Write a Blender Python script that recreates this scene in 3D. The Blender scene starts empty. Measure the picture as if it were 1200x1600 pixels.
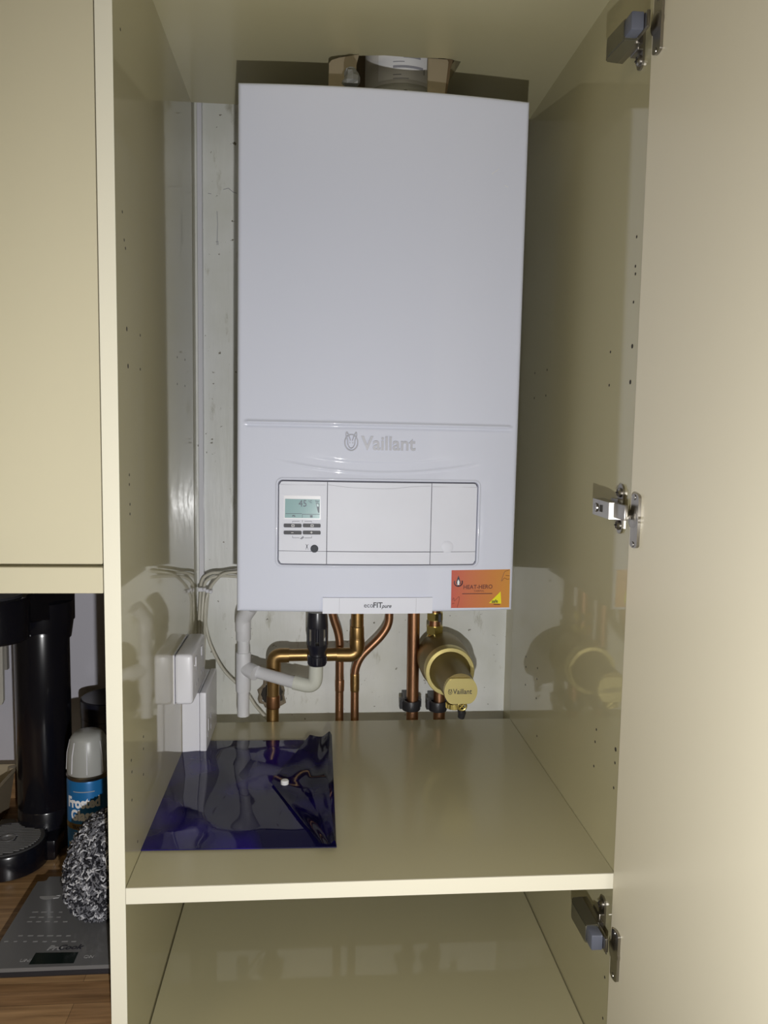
import bpy, bmesh, math, random
from mathutils import Vector, Matrix, Quaternion
random.seed(7)
PI = math.pi
S = bpy.context.scene
COL = S.collection

# ------------------------------------------------------------------ camera
CAM = Vector((.2093, -.8716, .5092)); YAW, PITCH, ROLL, FPX = .085, .0953, .0165, 1249.4
FWD = Vector((math.sin(YAW)*math.cos(PITCH), math.cos(YAW)*math.cos(PITCH), -math.sin(PITCH)))
_r = Vector((math.cos(YAW), -math.sin(YAW), 0)); _u = _r.cross(FWD)
RT = _r*math.cos(ROLL) + _u*math.sin(ROLL); UP = -_r*math.sin(ROLL) + _u*math.cos(ROLL)
cd = bpy.data.cameras.new('camera'); cam = bpy.data.objects.new('camera', cd); COL.objects.link(cam)
cd.sensor_fit = 'HORIZONTAL'; cd.sensor_width = 36; cd.lens = 36*FPX/1200; cd.clip_start = .01
M = Matrix((RT, UP, -FWD)).transposed().to_4x4(); M.translation = CAM
cam.matrix_world = M
S.camera = cam
S.view_settings.view_transform = 'Standard'; S.view_settings.look = 'None'
S.view_settings.gamma = 1; S.view_settings.exposure = 0.0; S.view_settings.use_curve_mapping = False
S.cycles.blur_glossy = 0.3
S.cycles.sample_clamp_indirect = 4

# ------------------------------------------------------------------ world and lamps
w = bpy.data.worlds.new('world'); S.world = w; w.use_nodes = True
w.node_tree.nodes['Background'].inputs[0].default_value = (.9, .85, .75, 1)
w.node_tree.nodes['Background'].inputs[1].default_value = .02
def lamp(name, kind, loc, energy, color, target=None, **kw):
    l = bpy.data.lights.new(name, kind); l.energy = energy; l.color = color
    for k, v in kw.items(): setattr(l, k, v)
    o = bpy.data.objects.new(name, l); COL.objects.link(o); o.location = loc
    if target: o.rotation_euler = (Vector(target)-Vector(loc)).to_track_quat('-Z', 'Y').to_euler()
    return o
TORCH = (.228, -.85, .25)
lamp('torch', 'SPOT', TORCH, 28, (1.0, .995, .985), (.728, -.05, .20), spot_size=math.radians(165), spot_blend=.55, shadow_soft_size=.006)
lamp('room_ceiling_light', 'AREA', (-1.35, -2.1, 1.72), 11, (1.0, .84, .56), (-.6, -1.0, 0), shape='SQUARE', size=.8)

def at(px, py, Y):
    d = FWD*FPX + RT*(px-600) - UP*(py-800)
    return CAM + d*((Y-CAM.y)/d.y)
def atz(px, py, Z):
    d = FWD*FPX + RT*(px-600) - UP*(py-800)
    return CAM + d*((Z-CAM.z)/d.z)
def atx(px, py, X):
    d = FWD*FPX + RT*(px-600) - UP*(py-800)
    return CAM + d*((X-CAM.x)/d.x)

# ------------------------------------------------------------------ materials
def mat(name, color, rough=.5, metal=0, coat=0, coat_rough=.05, bump=0, bscale=60, bdetail=3, trans=0, ior=1.5, alpha=1, stretch=None, spec=None, var=0, vscale=5):
    m = bpy.data.materials.new(name); m.use_nodes = True
    nt = m.node_tree; b = nt.nodes['Principled BSDF']
    b.inputs['Base Color'].default_value = (*color, 1); b.inputs['Roughness'].default_value = rough
    b.inputs['Metallic'].default_value = metal; b.inputs['Coat Weight'].default_value = coat
    b.inputs['Coat Roughness'].default_value = coat_rough; b.inputs['Transmission Weight'].default_value = trans
    b.inputs['IOR'].default_value = ior; b.inputs['Alpha'].default_value = alpha
    if spec is not None: b.inputs['Specular IOR Level'].default_value = spec
    tc = nt.nodes.new('ShaderNodeTexCoord'); mp = nt.nodes.new('ShaderNodeMapping')
    nt.links.new(tc.outputs['Object'], mp.inputs['Vector'])
    if stretch: mp.inputs['Scale'].default_value = stretch
    if bump:
        n = nt.nodes.new('ShaderNodeTexNoise'); n.inputs['Scale'].default_value = bscale; n.inputs['Detail'].default_value = bdetail
        bp = nt.nodes.new('ShaderNodeBump'); bp.inputs['Strength'].default_value = bump; bp.inputs['Distance'].default_value = .001
        nt.links.new(mp.outputs[0], n.inputs['Vector']); nt.links.new(n.outputs[0], bp.inputs['Height'])
        nt.links.new(bp.outputs[0], b.inputs['Normal']); 
        if coat: nt.links.new(bp.outputs[0], b.inputs['Coat Normal'])
    if var:
        n = nt.nodes.new('ShaderNodeTexNoise'); n.inputs['Scale'].default_value = vscale; n.inputs['Detail'].default_value = 4
        mx = nt.nodes.new('ShaderNodeMix'); mx.data_type = 'RGBA'
        mx.inputs[6].default_value = (*[c*(1-var) for c in color], 1); mx.inputs[7].default_value = (*[min(1, c*(1+var)) for c in color], 1)
        nt.links.new(mp.outputs[0], n.inputs['Vector']); nt.links.new(n.outputs[0], mx.inputs[0]); nt.links.new(mx.outputs[2], b.inputs['Base Color'])
    return m
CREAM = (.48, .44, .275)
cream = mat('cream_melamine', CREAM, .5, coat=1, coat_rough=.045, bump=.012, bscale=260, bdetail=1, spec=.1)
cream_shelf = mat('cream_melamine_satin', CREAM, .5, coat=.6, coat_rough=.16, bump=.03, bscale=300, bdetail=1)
cream_gloss = mat('cream_gloss_door', (.70, .645, .47), .5, coat=1, coat_rough=.03, bump=.02, bscale=20, spec=.1)
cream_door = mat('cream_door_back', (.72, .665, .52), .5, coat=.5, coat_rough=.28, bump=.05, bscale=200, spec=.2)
edge_m = mat('cream_edging', (.88, .84, .69), .45)
white_boiler = mat('boiler_white_enamel', (.64, .67, .80), .5, coat=.35, coat_rough=.05, spec=.25)
logo_m = mat('raised_logo_shade_grey', (.50, .51, .58), .3, coat=.4, coat_rough=.08)  # grey puts the shading of the raised letters and emblem into their colour
white_panel = mat('panel_white_plastic', (.68, .70, .80), .5, var=.05, vscale=14)
seam = mat('dark_seam', (.10, .10, .13), .6)
under = mat('boiler_underside_grey', (.10, .10, .11), .6)
white_plastic = mat('white_plastic', (.74, .74, .80), .35, coat=.2, coat_rough=.15)
grey_white = mat('pale_waste_pipe_plastic', (.70, .70, .73), .4)
cable_m = mat('cream_cable', (.58, .56, .48), .35, coat=.3, coat_rough=.15)
black_pl = mat('black_plastic', (.012, .012, .022), .32, coat=.2, coat_rough=.2)
black_clip = mat('black_clip_plastic', (.02, .02, .025), .4)
copper = mat('aged_copper', (.40, .215, .125), .36, 1, bump=.12, bscale=90, var=.35, vscale=38, stretch=(1, 1, .35))
copper_dk = mat('tarnished_copper', (.25, .13, .065), .42, 1, bump=.15, bscale=120, var=.45, vscale=30)
copper_ol = mat('yellowed_copper', (.38, .24, .10), .36, 1, bump=.1, bscale=90, var=.3, vscale=30)
brass = mat('brass', (.72, .60, .22), .30, 1, bump=.05, bscale=300)
brass_sat = mat('satin_gold_enamel', (.66, .57, .25), .36, .75, bump=.05, bscale=400)
brass_dk = mat('dull_brass', (.26, .205, .085), .42, .7, bump=.08, bscale=300)
chrome = mat('nickel', (.36, .34, .31), .3, 1)
hinge_house = mat('olive_grey_damper_housing', (.20, .19, .14), .3, .7)
grey_damper = mat('slate_grey_damper', (.12, .13, .17), .4)
dark = mat('dark_hole', (.03, .025, .02), .8)
ink = mat('black_print', (.03, .03, .04), .5)
grey_ink = mat('grey_print', (.30, .30, .34), .5)
white_ink = mat('white_print', (.8, .8, .82), .5)
galv = mat('grey_flue_metal', (.62, .61, .60), .5, coat=.15, coat_rough=.3)
rag = mat('dark_grey_foil', (.20, .20, .19), .5, .2, bump=.6, bscale=80)
tanboard = mat('tan_plasterboard', (.40, .335, .24), .8, bump=.3, bscale=90)
kwall = mat('kitchen_wall_paint', (.60, .59, .66), .7)

def wallmat():
    m = mat('scuffed_white_gloss_paint', (.74, .75, .72), .38, coat=.3, coat_rough=.15)
    nt = m.node_tree; b = nt.nodes['Principled BSDF']
    tc = nt.nodes.new('ShaderNodeTexCoord')
    def noise(scale, det, st=(1, 1, 1), rough=.5):
        mp = nt.nodes.new('ShaderNodeMapping'); mp.inputs['Scale'].default_value = st
        n = nt.nodes.new('ShaderNodeTexNoise'); n.inputs['Scale'].default_value = scale; n.inputs['Detail'].default_value = det
        n.inputs['Roughness'].default_value = rough
        nt.links.new(tc.outputs['Object'], mp.inputs[0]); nt.links.new(mp.outputs[0], n.inputs['Vector']); return n.outputs[0]
    def ramp(v, a, c, ca, cc):
        r = nt.nodes.new('ShaderNodeValToRGB'); r.color_ramp.elements[0].position = a; r.color_ramp.elements[1].position = c
        r.color_ramp.elements[0].color = (*ca, 1); r.color_ramp.elements[1].color = (*cc, 1)
        nt.links.new(v, r.inputs[0]); return r.outputs[0]
    def mul(a, c):
        x = nt.nodes.new('ShaderNodeMix'); x.data_type = 'RGBA'; x.blend_type = 'MULTIPLY'; x.inputs[0].default_value = 1
        nt.links.new(a, x.inputs[6]); nt.links.new(c, x.inputs[7]); return x.outputs[2]
    base = ramp(noise(7, 5), .35, .65, (.70, .71, .66), (.82, .83, .82))
    specks = ramp(noise(75, 3, rough=.6), .69, .73, (1, 1, 1), (.22, .2, .15))
    smear = ramp(noise(30, 6, (1, 1, .3), .65), .60, .72, (1, 1, 1), (.60, .58, .50))
    nt.links.new(mul(mul(base, specks), smear), b.inputs['Base Color'])
    bp = nt.nodes.new('ShaderNodeBump'); bp.inputs['Strength'].default_value = .5; bp.inputs['Distance'].default_value = .001
    nt.links.new(noise(60, 4, (1.6, 1, .25)), bp.inputs['Height']); nt.links.new(bp.outputs[0], b.inputs['Normal']); nt.links.new(bp.outputs[0], b.inputs['Coat Normal'])
    return m
wall_m = wallmat()
def woodmat():
    m = mat('walnut_block_laminate', (.2, .12, .06), .38, coat=.15, coat_rough=.2)
    nt = m.node_tree; b = nt.nodes['Principled BSDF']
    tc = nt.nodes.new('ShaderNodeTexCoord'); br = nt.nodes.new('ShaderNodeTexBrick')
    br.inputs['Scale'].default_value = 1; br.inputs['Brick Width'].default_value = .19; br.inputs['Row Height'].default_value = .038
    br.inputs['Mortar Size'].default_value = .0003; br.offset = .37
    br.inputs['Color1'].default_value = (.30, .175, .085, 1); br.inputs['Color2'].default_value = (.56, .37, .19, 1); br.inputs['Mortar'].default_value = (.13, .08, .04, 1)
    n = nt.nodes.new('ShaderNodeTexNoise'); mp = nt.nodes.new('ShaderNodeMapping'); mp.inputs['Scale'].default_value = (6, 90, 90)
    n.inputs['Scale'].default_value = 1.5; n.inputs['Detail'].default_value = 6
    nt.links.new(tc.outputs['Object'], br.inputs['Vector']); nt.links.new(tc.outputs['Object'], mp.inputs[0]); nt.links.new(mp.outputs[0], n.inputs['Vector'])
    r = nt.nodes.new('ShaderNodeValToRGB'); r.color_ramp.elements[0].position = .3; r.color_ramp.elements[1].position = .7
    r.color_ramp.elements[0].color = (.55, .5, .45, 1); r.color_ramp.elements[1].color = (1.15, 1.1, 1.05, 1)
    x = nt.nodes.new('ShaderNodeMix'); x.data_type = 'RGBA'; x.blend_type = 'MULTIPLY'; x.inputs[0].default_value = 1
    nt.links.new(n.outputs[0], r.inputs[0]); nt.links.new(br.outputs[0], x.inputs[6]); nt.links.new(r.outputs[0], x.inputs[7]); nt.links.new(x.outputs[2], b.inputs['Base Color'])
    return m
wood = woodmat()

# ------------------------------------------------------------------ mesh helpers
def new_bm(): return bmesh.new()
def box(bm, a, b, bev=0, seg=2):
    a = Vector(a); b = Vector(b)
    g = bmesh.ops.create_cube(bm, size=1, matrix=Matrix.Translation((a+b)/2) @ Matrix.Diagonal((*[abs(v) for v in (b-a)], 1)))
    if bev:
        es = list({e for v in g['verts'] for e in v.link_edges})
        bmesh.ops.bevel(bm, geom=es, offset=bev, segments=seg, profile=.5, affect='EDGES')
    return bm
def rings(bm, prof, axis=(0, 0, 1), origin=(0, 0, 0), seg=32, caps=True):
    """prof: list of (distance along axis, radius)"""
    q = Vector((0, 0, 1)).rotation_difference(Vector(axis).normalized()); o = Vector(origin); rs = []
    for (t, r) in prof:
        rs.append([bm.verts.new(o + q @ Vector((r*math.cos(2*PI*k/seg), r*math.sin(2*PI*k/seg), t))) for k in range(seg)])
    for A, B in zip(rs, rs[1:]):
        for k in range(seg):
            bm.faces.new((A[k], A[(k+1) % seg], B[(k+1) % seg], B[k]))
    if caps:
        bm.faces.new(list(reversed(rs[0]))); bm.faces.new(rs[-1])
    return bm
def smooth_path(pts, n=6):
    pts = [Vector(p) for p in pts]; out = []
    P = [pts[0]*2-pts[1]] + pts + [pts[-1]*2-pts[-2]]
    for i in range(1, len(P)-2):
        for k in range(n):
            t = k/n; a, b, c, d = P[i-1], P[i], P[i+1], P[i+2]
            out.append(.5*((2*b) + (c-a)*t + (2*a-5*b+4*c-d)*t*t + (3*b-a-3*c+d)*t**3))
    out.append(pts[-1]); return out
def fillet_path(pts, r, n=8):
    pts = [Vector(p) for p in pts]; out = [pts[0]]
    for a, b, c in zip(pts, pts[1:], pts[2:]):
        u = (a-b); v = (c-b); l = min(r, u.length*.49, v.length*.49); p0 = b+u.normalized()*l; p1 = b+v.normalized()*l
        for k in range(n+1):
            t = k/n; out.append(p0*(1-t)**2 + b*2*t*(1-t) + p1*t*t)
    out.append(pts[-1]); return out
def tube(bm, path, r, seg=16, caps=True):
    path = [Vector(p) for p in path]; rs = []
    rad = r if isinstance(r, (list, tuple)) else [r]*len(path)
    t0 = (path[1]-path[0]).normalized(); nrm = t0.orthogonal().normalized(); prev = t0
    for i, p in enumerate(path):
        t = (path[min(i+1, len(path)-1)]-path[max(i-1, 0)]).normalized()
        nrm = prev.rotation_difference(t) @ nrm; nrm = (nrm - t*nrm.dot(t)).normalized(); prev = t; bn = t.cross(nrm)
        rs.append([bm.verts.new(p + (nrm*math.cos(2*PI*k/seg)+bn*math.sin(2*PI*k/seg))*rad[i]) for k in range(seg)])
    for A, B in zip(rs, rs[1:]):
        for k in range(seg): bm.faces.new((A[k], A[(k+1) % seg], B[(k+1) % seg], B[k]))
    if caps: bm.faces.new(list(reversed(rs[0]))); bm.faces.new(rs[-1])
    return bm
def prism(bm, pts, thick):
    """pts: 3D loop; extrude by vector thick"""
    A = [bm.verts.new(Vector(p)) for p in pts]; B = [bm.verts.new(Vector(p)+Vector(thick)) for p in pts]
    n = len(pts); bm.faces.new(A); bm.faces.new(list(reversed(B)))
    for k in range(n): bm.faces.new((A[k], B[k], B[(k+1) % n], A[(k+1) % n]))
    return bm
def obj(name, bm, m, parent=None, smooth=False, loc=None, mats=None):
    me = bpy.data.meshes.new(name); bmesh.ops.recalc_face_normals(bm, faces=bm.faces); 
    if smooth:
        for f in bm.faces: f.smooth = True
        for e in bm.edges:
            if len(e.link_faces) == 2 and e.calc_face_angle(0) > math.radians(38): e.smooth = False
    bm.to_mesh(me); bm.free()
    me.materials.append(m)
    for x in (mats or []): me.materials.append(x)
    o = bpy.data.objects.new(name, me); COL.objects.link(o)
    if parent: o.parent = parent
    if loc: o.location = loc
    return o
def tag(o, label, cat, group=None):
    o['label'] = label; o['category'] = cat
    if group: o['group'] = group
    return o
def thing(name, label, cat, loc=(0, 0, 0), rot=(0, 0, 0), group=None):
    o = bpy.data.objects.new(name, None); COL.objects.link(o); o.location = loc; o.rotation_euler = rot; o.empty_display_size = .05
    return tag(o, label, cat, group)
def keep(o, root):
    """parent o (built in world coordinates) to root without moving it"""
    o.parent = root; mw = Matrix.LocRotScale(root.location, root.rotation_euler, root.scale); o.matrix_parent_inverse = mw.inverted(); return o
def struct(name, bm, m, **k):
    o = obj(name, bm, m, **k); o['kind'] = 'structure'; return o
def text(name, s, size, m, parent, loc, rot=(PI/2, 0, 0), depth=.0003, bold=0, xs=1, shear=0, align='LEFT', label=None):
    c = bpy.data.curves.new('t', 'FONT'); c.body = s; c.size = size; c.extrude = depth; c.offset = bold; c.align_x = align; c.shear = shear
    c.resolution_u = 3
    t = bpy.data.objects.new('t', c); COL.objects.link(t)
    me = bpy.data.meshes.new_from_object(t.evaluated_get(bpy.context.evaluated_depsgraph_get()))
    bpy.data.objects.remove(t)
    for v in me.vertices: v.co.x *= xs
    me.materials.clear(); me.materials.append(m)
    o = bpy.data.objects.new(name, me); COL.objects.link(o); o.location = loc; o.rotation_euler = rot
    if parent: o.parent = parent
    return o

W, D, ZC, ZF, YW = .564, .517, 1.047, -.252, .605
WT = -.163   # worktop height

# ------------------------------------------------------------------ room shell
bm = new_bm(); box(bm, (-.008, YW, -1.1), (.573, YW+.1, 1.8)); struct('wall_back', bm, wall_m)
bm = new_bm(); box(bm, (-2.4, YW, -1.1), (-.008, YW+.1, 1.8)); struct('wall_kitchen', bm, kwall)
bm = new_bm(); box(bm, (.573, YW, -1.1), (2.2, YW+.1, 1.8)); struct('wall_beyond', bm, kwall)
bm = new_bm(); box(bm, (-.0175, D, -1.06), (-.008, YW, 1.3)); struct('trim_1', bm, cream_shelf)
bm = new_bm(); box(bm, (.573, D, -1.06), (.5815, YW, 1.3)); struct('trim_2', bm, cream_shelf)
bm = new_bm(); box(bm, (-2.4, -2.9, -1.1), (2.2, YW, -1.06)); struct('floor', bm, mat('floor_tile', (.30, .28, .25), .4))
bm = new_bm(); box(bm, (-2.4, -2.9, 1.8), (2.2, YW+.1, 1.84)); struct('ceiling', bm, mat('ceiling_paint', (.75, .73, .68), .8))
rw = mat('room_wall_paint', (.48, .44, .36), .8)
bm = new_bm(); box(bm, (-2.4, -3.0, -1.1), (2.2, -2.9, 1.8)); struct('wall_front', bm, rw)
bm = new_bm(); box(bm, (-2.5, -2.9, -1.1), (-2.4, YW, 1.8)); struct('wall_left', bm, rw)
bm = new_bm(); box(bm, (2.2, -2.9, -1.1), (2.3, YW, 1.8)); struct('wall_right', bm, rw)

# ------------------------------------------------------------------ tall cabinet
cab = thing('tall_cabinet', 'tall cream boiler cupboard with its right door standing open', 'cupboard', (W/2, D/2, -1.06))
def C(o): return keep(o, cab)
T = .0175
for side, x0, x1 in ((0, -T, 0), (1, W, W+T)):
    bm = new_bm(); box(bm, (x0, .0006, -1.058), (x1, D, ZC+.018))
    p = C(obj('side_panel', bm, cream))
    bm = new_bm(); box(bm, (x0, -.0004, -1.058), (x1, .0006, ZC+.018)); keep_edge = obj('edging', bm, edge_m, p)
    keep_edge.matrix_parent_inverse = p.matrix_parent_inverse if False else keep_edge.matrix_parent_inverse
    bm = new_bm()
    pts = ([(188, 46), (191, 331), (194, 375), (196, 388), (198, 514), (200, 572), (219, 524), (219, 577), (277, 558), (277, 600), (289, 562), (289, 603),
            (202, 742), (202, 757), (203, 788), (203, 803), (205, 1188), (206, 1206), (206, 1250), (224, 1151), (224, 1170), (224, 1210), (215, 1315)] if side == 0 else
           [(995, 370), (993, 416), (993, 428), (990, 472), (988, 541), (985, 597), (954, 550), (952, 602), (836, 583), (855, 578), (835, 622), (853, 618),
            (822, 1026), (822, 1042), (821, 1070), (840, 1044), (839, 1061), (838, 1091), (932, 1140), (930, 1159), (928, 1197), (962, 1171), (961, 1192), (959, 1231), (839, 1150),
            (947, 1489), (945, 1527), (942, 1591)])
    xp = 0 if side == 0 else W
    for (px, py) in pts:
        q = atx(px, py, xp); big = .0026 if py in (514, 572, 541, 597, 1171) else .0017
        rings(bm, [(-.0003, big), (.0002, big)], axis=(1, 0, 0), origin=q, seg=10)
    h = C(obj('drill_holes', bm, dark)); h['kind'] = 'stuff'; h['label'] = 'dark drilled shelf holes'
# top with a hole for the flue
hx0, hx1, hy0, hy1 = .2293, .4115, .320, .49
bm = new_bm()
outer = [(0, 0), (W, 0), (W, D), (0, D)]
ins = [(hx0, hy1), (hx0, .348), (hx0+.012, .327), (hx0+.05, .321), (.30, .318), (.345, .320), (.386, .3165), (hx1, .3235), (hx1-.003, .36), (hx1-.007, .39), (hx1-.008, hy1)]
def topface(z):
    o_ = [bm.verts.new((x, y, z)) for x, y in outer]; i_ = [bm.verts.new((x, y, z)) for x, y in ins]
    # split the ring by hand into four polygons
    fl = i_[1:8]
    bm.faces.new([o_[0], o_[1], i_[7], i_[6], i_[5], i_[4], i_[3], i_[2], i_[1]])
    bm.faces.new([o_[1], o_[2], i_[10], i_[9], i_[8], i_[7]])
    bm.faces.new([o_[2], o_[3], i_[0], i_[10]])
    bm.faces.new([o_[3], o_[0], i_[1], i_[0]])
    return o_, i_
o1, i1 = topface(ZC); o2, i2 = topface(ZC+.018)
for L1, L2 in ((o1, o2), (i1, i2)):
    for k in range(len(L1)): bm.faces.new((L1[k], L1[(k+1) % len(L1)], L2[(k+1) % len(L1)], L2[k]))
C(obj('top_panel', bm, cream_shelf))
# shelf and lower deck
bm = new_bm(); box(bm, (.0006, 0.0006, -.018), (W-.0006, D, 0)); sh = C(obj('shelf', bm, cream_shelf))
bm = new_bm(); box(bm, (.0006, -.0012, -.0184), (W-.0006, .0006, .0002)); C(obj('shelf_edging', bm, edge_m))
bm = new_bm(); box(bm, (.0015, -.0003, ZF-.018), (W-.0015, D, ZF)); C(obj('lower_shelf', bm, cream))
# open door
A = math.radians(4.5)
hx, hy = .5580, -.009
dm = Matrix.Translation((hx, hy, 0)) @ Matrix.Rotation(A, 4, 'Z')
bm = new_bm(); box(bm, (0, -.595, -1.0), (.019, 0, 1.10), .0015); bm.transform(dm)
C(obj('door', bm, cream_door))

def hinge(zc, kind):
    """on the right side panel; local x=0 on the panel, negative inward"""
    mt = Matrix.Translation((W, 0, zc)); s = {'mid': 0, 'top': 1, 'bot': -1}[kind]
    bm = new_bm()
    # arm: folded channel that narrows towards the door
    prism(bm, [(-.010, .062, -.009), (-.024, .060, -.009), (-.022, .012, -.0105), (-.008, .008, -.0105)], (0, 0, .019))
    box(bm, (-.017, -.022, -.0085), (-.013, .012, .0085), .001)
    bm.transform(mt); arm = C(obj('hinge', bm, chrome, smooth=True)); arm['label'] = 'nickel hinge arm'
    bm = new_bm(); 
    prof = []
    for k in range(24):
        a = 2*PI*k/24; cx = (.008 if math.sin(a) >= 0 else -.008)
        prof.append((-.0025, .030+.0085*math.cos(a), (.020 if math.sin(a) >= 0 else -.020)+.009*math.sin(a)))
    prism(bm, prof, (.0025, 0, 0)); box(bm, (-.009, .020, -.012), (-.002, .042, .012), .001)
    bm.transform(mt); p = obj('mounting_plate', bm, chrome); keep(p, arm); p.matrix_parent_inverse = Matrix(); p.parent = arm
    for zz in (-.019, .019):
        bm = new_bm(); rings(bm, [(-.0005, .0058), (.0025, .0055), (.0042, .003), (.0030, .0012)], (-1, 0, 0), (-.002, .030, zz), 18)
        bm.transform(mt); obj('screw', bm, chrome, arm, smooth=True)
        bm = new_bm(); box(bm, (-.0068, .0262, zz-.0007), (-.0061, .0338, zz+.0007)); box(bm, (-.0068, .0293, zz-.0035), (-.0061, .0307, zz+.0035)); bm.transform(mt); obj('screw_slot', bm, dark, arm)
    bm = new_bm(); rings(bm, [(0, .0055), (.0015, .005), (.0018, .002)], (-1, 0, 0), (-.0235, .049, 0), 18); bm.transform(mt); obj('adjusting_screw', bm, chrome, arm, smooth=True)
    bm = new_bm(); box(bm, (-.0238, .032, -.004), (-.0228, .037, .004)); bm.transform(mt); obj('adjusting_slot', bm, dark, arm)
    # flange and cup on the door
    bm = new_bm(); prof = []
    for k in range(28):
        a = 2*PI*k/28; prof.append((-.0034, -.018+.0085*math.cos(a)*(1), -.008+(.0255 if math.sin(a) >= 0 else -.0255)+.0045*math.sin(a)))
    prism(bm, prof, (.0032, 0, 0))
    rings(bm, [(.0, .0120), (.0030, .0120), (.0035, .010)], (-1, 0, 0), (-.0000, -.0150, -.006), 24)
    bm.transform(Matrix.Translation((hx, hy, zc)) @ Matrix.Rotation(A, 4, 'Z')); obj('cup_flange', bm, chrome, arm, smooth=True)
    for zz in (-.026, .026):
        bm = new_bm(); rings(bm, [(0, .0035), (.0014, .003), (.0012, .001)], (-1, 0, 0), (-.0028, -.0165, zz-.008), 14); bm.transform(Matrix.Translation((hx, hy, zc)) @ Matrix.Rotation(A, 4, 'Z')); obj('flange_screw', bm, chrome, arm, smooth=True)
    if s:
        bm = new_bm(); prism(bm, [(-.016, .002, -.011), (-.016, .060, -.010), (-.031, .058, -.010), (-.034, .048, -.010), (-.032, .002, -.012)], (0, 0, .022)); bmesh.ops.bevel(bm, geom=list(bm.edges), offset=.0012, segments=2, affect='EDGES')
        bm.transform(mt); d = obj('damper_housing', bm, hinge_house, arm, smooth=True)
        bm = new_bm(); box(bm, (-.031, -.016, -.0095), (-.017, .008, .0095), .002); bm.transform(mt); obj('damper_nose', bm, grey_damper, arm, smooth=True)
for (px, py, k) in ((975, 796, 'mid'), (1003, 68, 'top'), (950, 1448, 'bot')):
    hinge(atx(px, py, W).z, k)

# ------------------------------------------------------------------ wall cupboard on the left
wc = thing('wall_cupboard', 'cream gloss wall cupboard hung above the wooden worktop', 'cupboard', (-.3, .43, .324))
YC = .0008
def Cw(o): return keep(o, wc)
bm = new_bm(); box(bm, (-.64, YC+.021, .346), (-.0185, YW-.001, 1.12)); Cw(obj('carcass', bm, cream_shelf))
bm = new_bm(); box(bm, (-.302, YC, .3665), (-.0190, YC+.019, 1.12), .001); Cw(obj('door', bm, cream_gloss))
bm = new_bm(); box(bm, (-.0095, -.60, .345), (.0095, -.002, 1.12), .0015); bm.transform(Matrix.Translation((-.32, YC, .0)) @ Matrix.Rotation(math.radians(8.5), 4, 'Z')); Cw(obj('door', bm, cream_gloss))
bm = new_bm(); box(bm, (-.64, YC+.0002, .3345), (-.0190, YC+.020, .3630), .001); Cw(obj('pelmet', bm, cream_gloss))

# ------------------------------------------------------------------ worktop
bm = new_bm(); box(bm, (-.75, .0, WT-.038), (-.0185, YW-.001, WT), .002); tag(obj('worktop', bm, wood), 'brown wood block worktop running left of the tall cupboard', 'worktop')
bm = new_bm(); box(bm, (-.75, YW-.019, WT), (-.0185, YW-.001, WT+.058), .001); tag(obj('upstand', bm, wood), 'low wooden upstand along the white wall behind the worktop', 'upstand')
bm = new_bm(); box(bm, (-.75, .025, -1.058), (-.0185, YW-.001, WT-.040)); tag(obj('base_cupboard', bm, cream_shelf), 'cream base cupboard underneath the wooden worktop', 'cupboard')

# ------------------------------------------------------------------ boiler
BO = Vector((.1008, .2288, .264)); ry, rz = .0036, .0241
boil = thing('boiler', 'white wall hung gas boiler with grey display panel and orange sticker', 'boiler', BO, (0, ry, rz))
BM_ = Matrix.LocRotScale(BO, boil.rotation_euler, None); BI = BM_.inverted()
def bl(px, py, v=0.0):
    d = FWD*FPX + RT*(px-600) - UP*(py-800); o = BI @ CAM; d = BI.to_3x3() @ d
    return o + d*((v-o.y)/d.y)
BW, BH, BULGE = .39, .70, .012
def conform(o):
    x0 = o.location.x
    for v in o.data.vertices: v.co.z -= bulge(x0+v.co.x)-bulge(x0)
    return o
def bulge(u): return -BULGE*(1-((u-BW/2)/(BW/2))**2)
def blc(px, py):
    v = 0
    for _ in range(6): q = bl(px, py, v); v = bulge(q.x)
    return q
def sst(x, a, b):
    t = max(0, min(1, (x-a)/(b-a))); return t*t*(3-2*t)
pTL, pTR, pBR, pBL = blc(436, 750), blc(748, 754), blc(743, 883), blc(433, 881)
rx0, rx1 = (pTL.x+pBL.x)/2, (pTR.x+pBR.x)/2; rz1, rz0 = (pTL.z+pTR.z)/2, (pBL.z+pBR.z)/2
ridge = (blc(384, 659).z+blc(798, 667).z)/2; rxa, rxb = blc(384, 659).x, blc(798, 667).x
s1c, s1e = blc(600, 723).z, blc(480, 712).z
s2c, s2e = blc(600, 739).z, blc(450, 722).z
def rdist(u, w_):   # signed distance to the rounded recess rectangle
    cx, cz, hx_, hz_, r = (rx0+rx1)/2, (rz0+rz1)/2, (rx1-rx0)/2, (rz1-rz0)/2, .006
    qx, qz = abs(u-cx)-hx_+r, abs(w_-cz)-hz_+r
    return math.hypot(max(qx, 0), max(qz, 0))+min(max(qx, qz), 0)-r
def hfun(u, w_):
    h = bulge(u)
    # horizontal ridge: a small step proud of the lower cover, fading at the ends
    f = sst(u, rxa-.004, rxa+.004)*(1-sst(u, rxb-.004, rxb+.004))
    h -= .0022*f*math.exp(-((w_-ridge)/.0022)**2)*1.0
    h += .0012*f*math.exp(-((w_-ridge+.0045)/.002)**2)
    x = (u-BW/2)
    c1 = s1c + (s1e-s1c)*(x/.10)**2; c2 = s2c + (s2e-s2c)*(x/.13)**2
    f1 = 1-sst(abs(x), .07, .115); f2 = 1-sst(abs(x), .10, .150)
    h += .0013*f1*(1-sst(w_-c1, -.002, .002))*sst(w_-c2, -.016, .0) - .0011*f2*math.exp(-((w_-c2)/.0017)**2)
    d = rdist(u, w_)
    h -= .0010*math.exp(-((d-.0022)/.0012)**2)
    h += .0055*(1-sst(d, -.0006, .0006))
    return h
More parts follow.
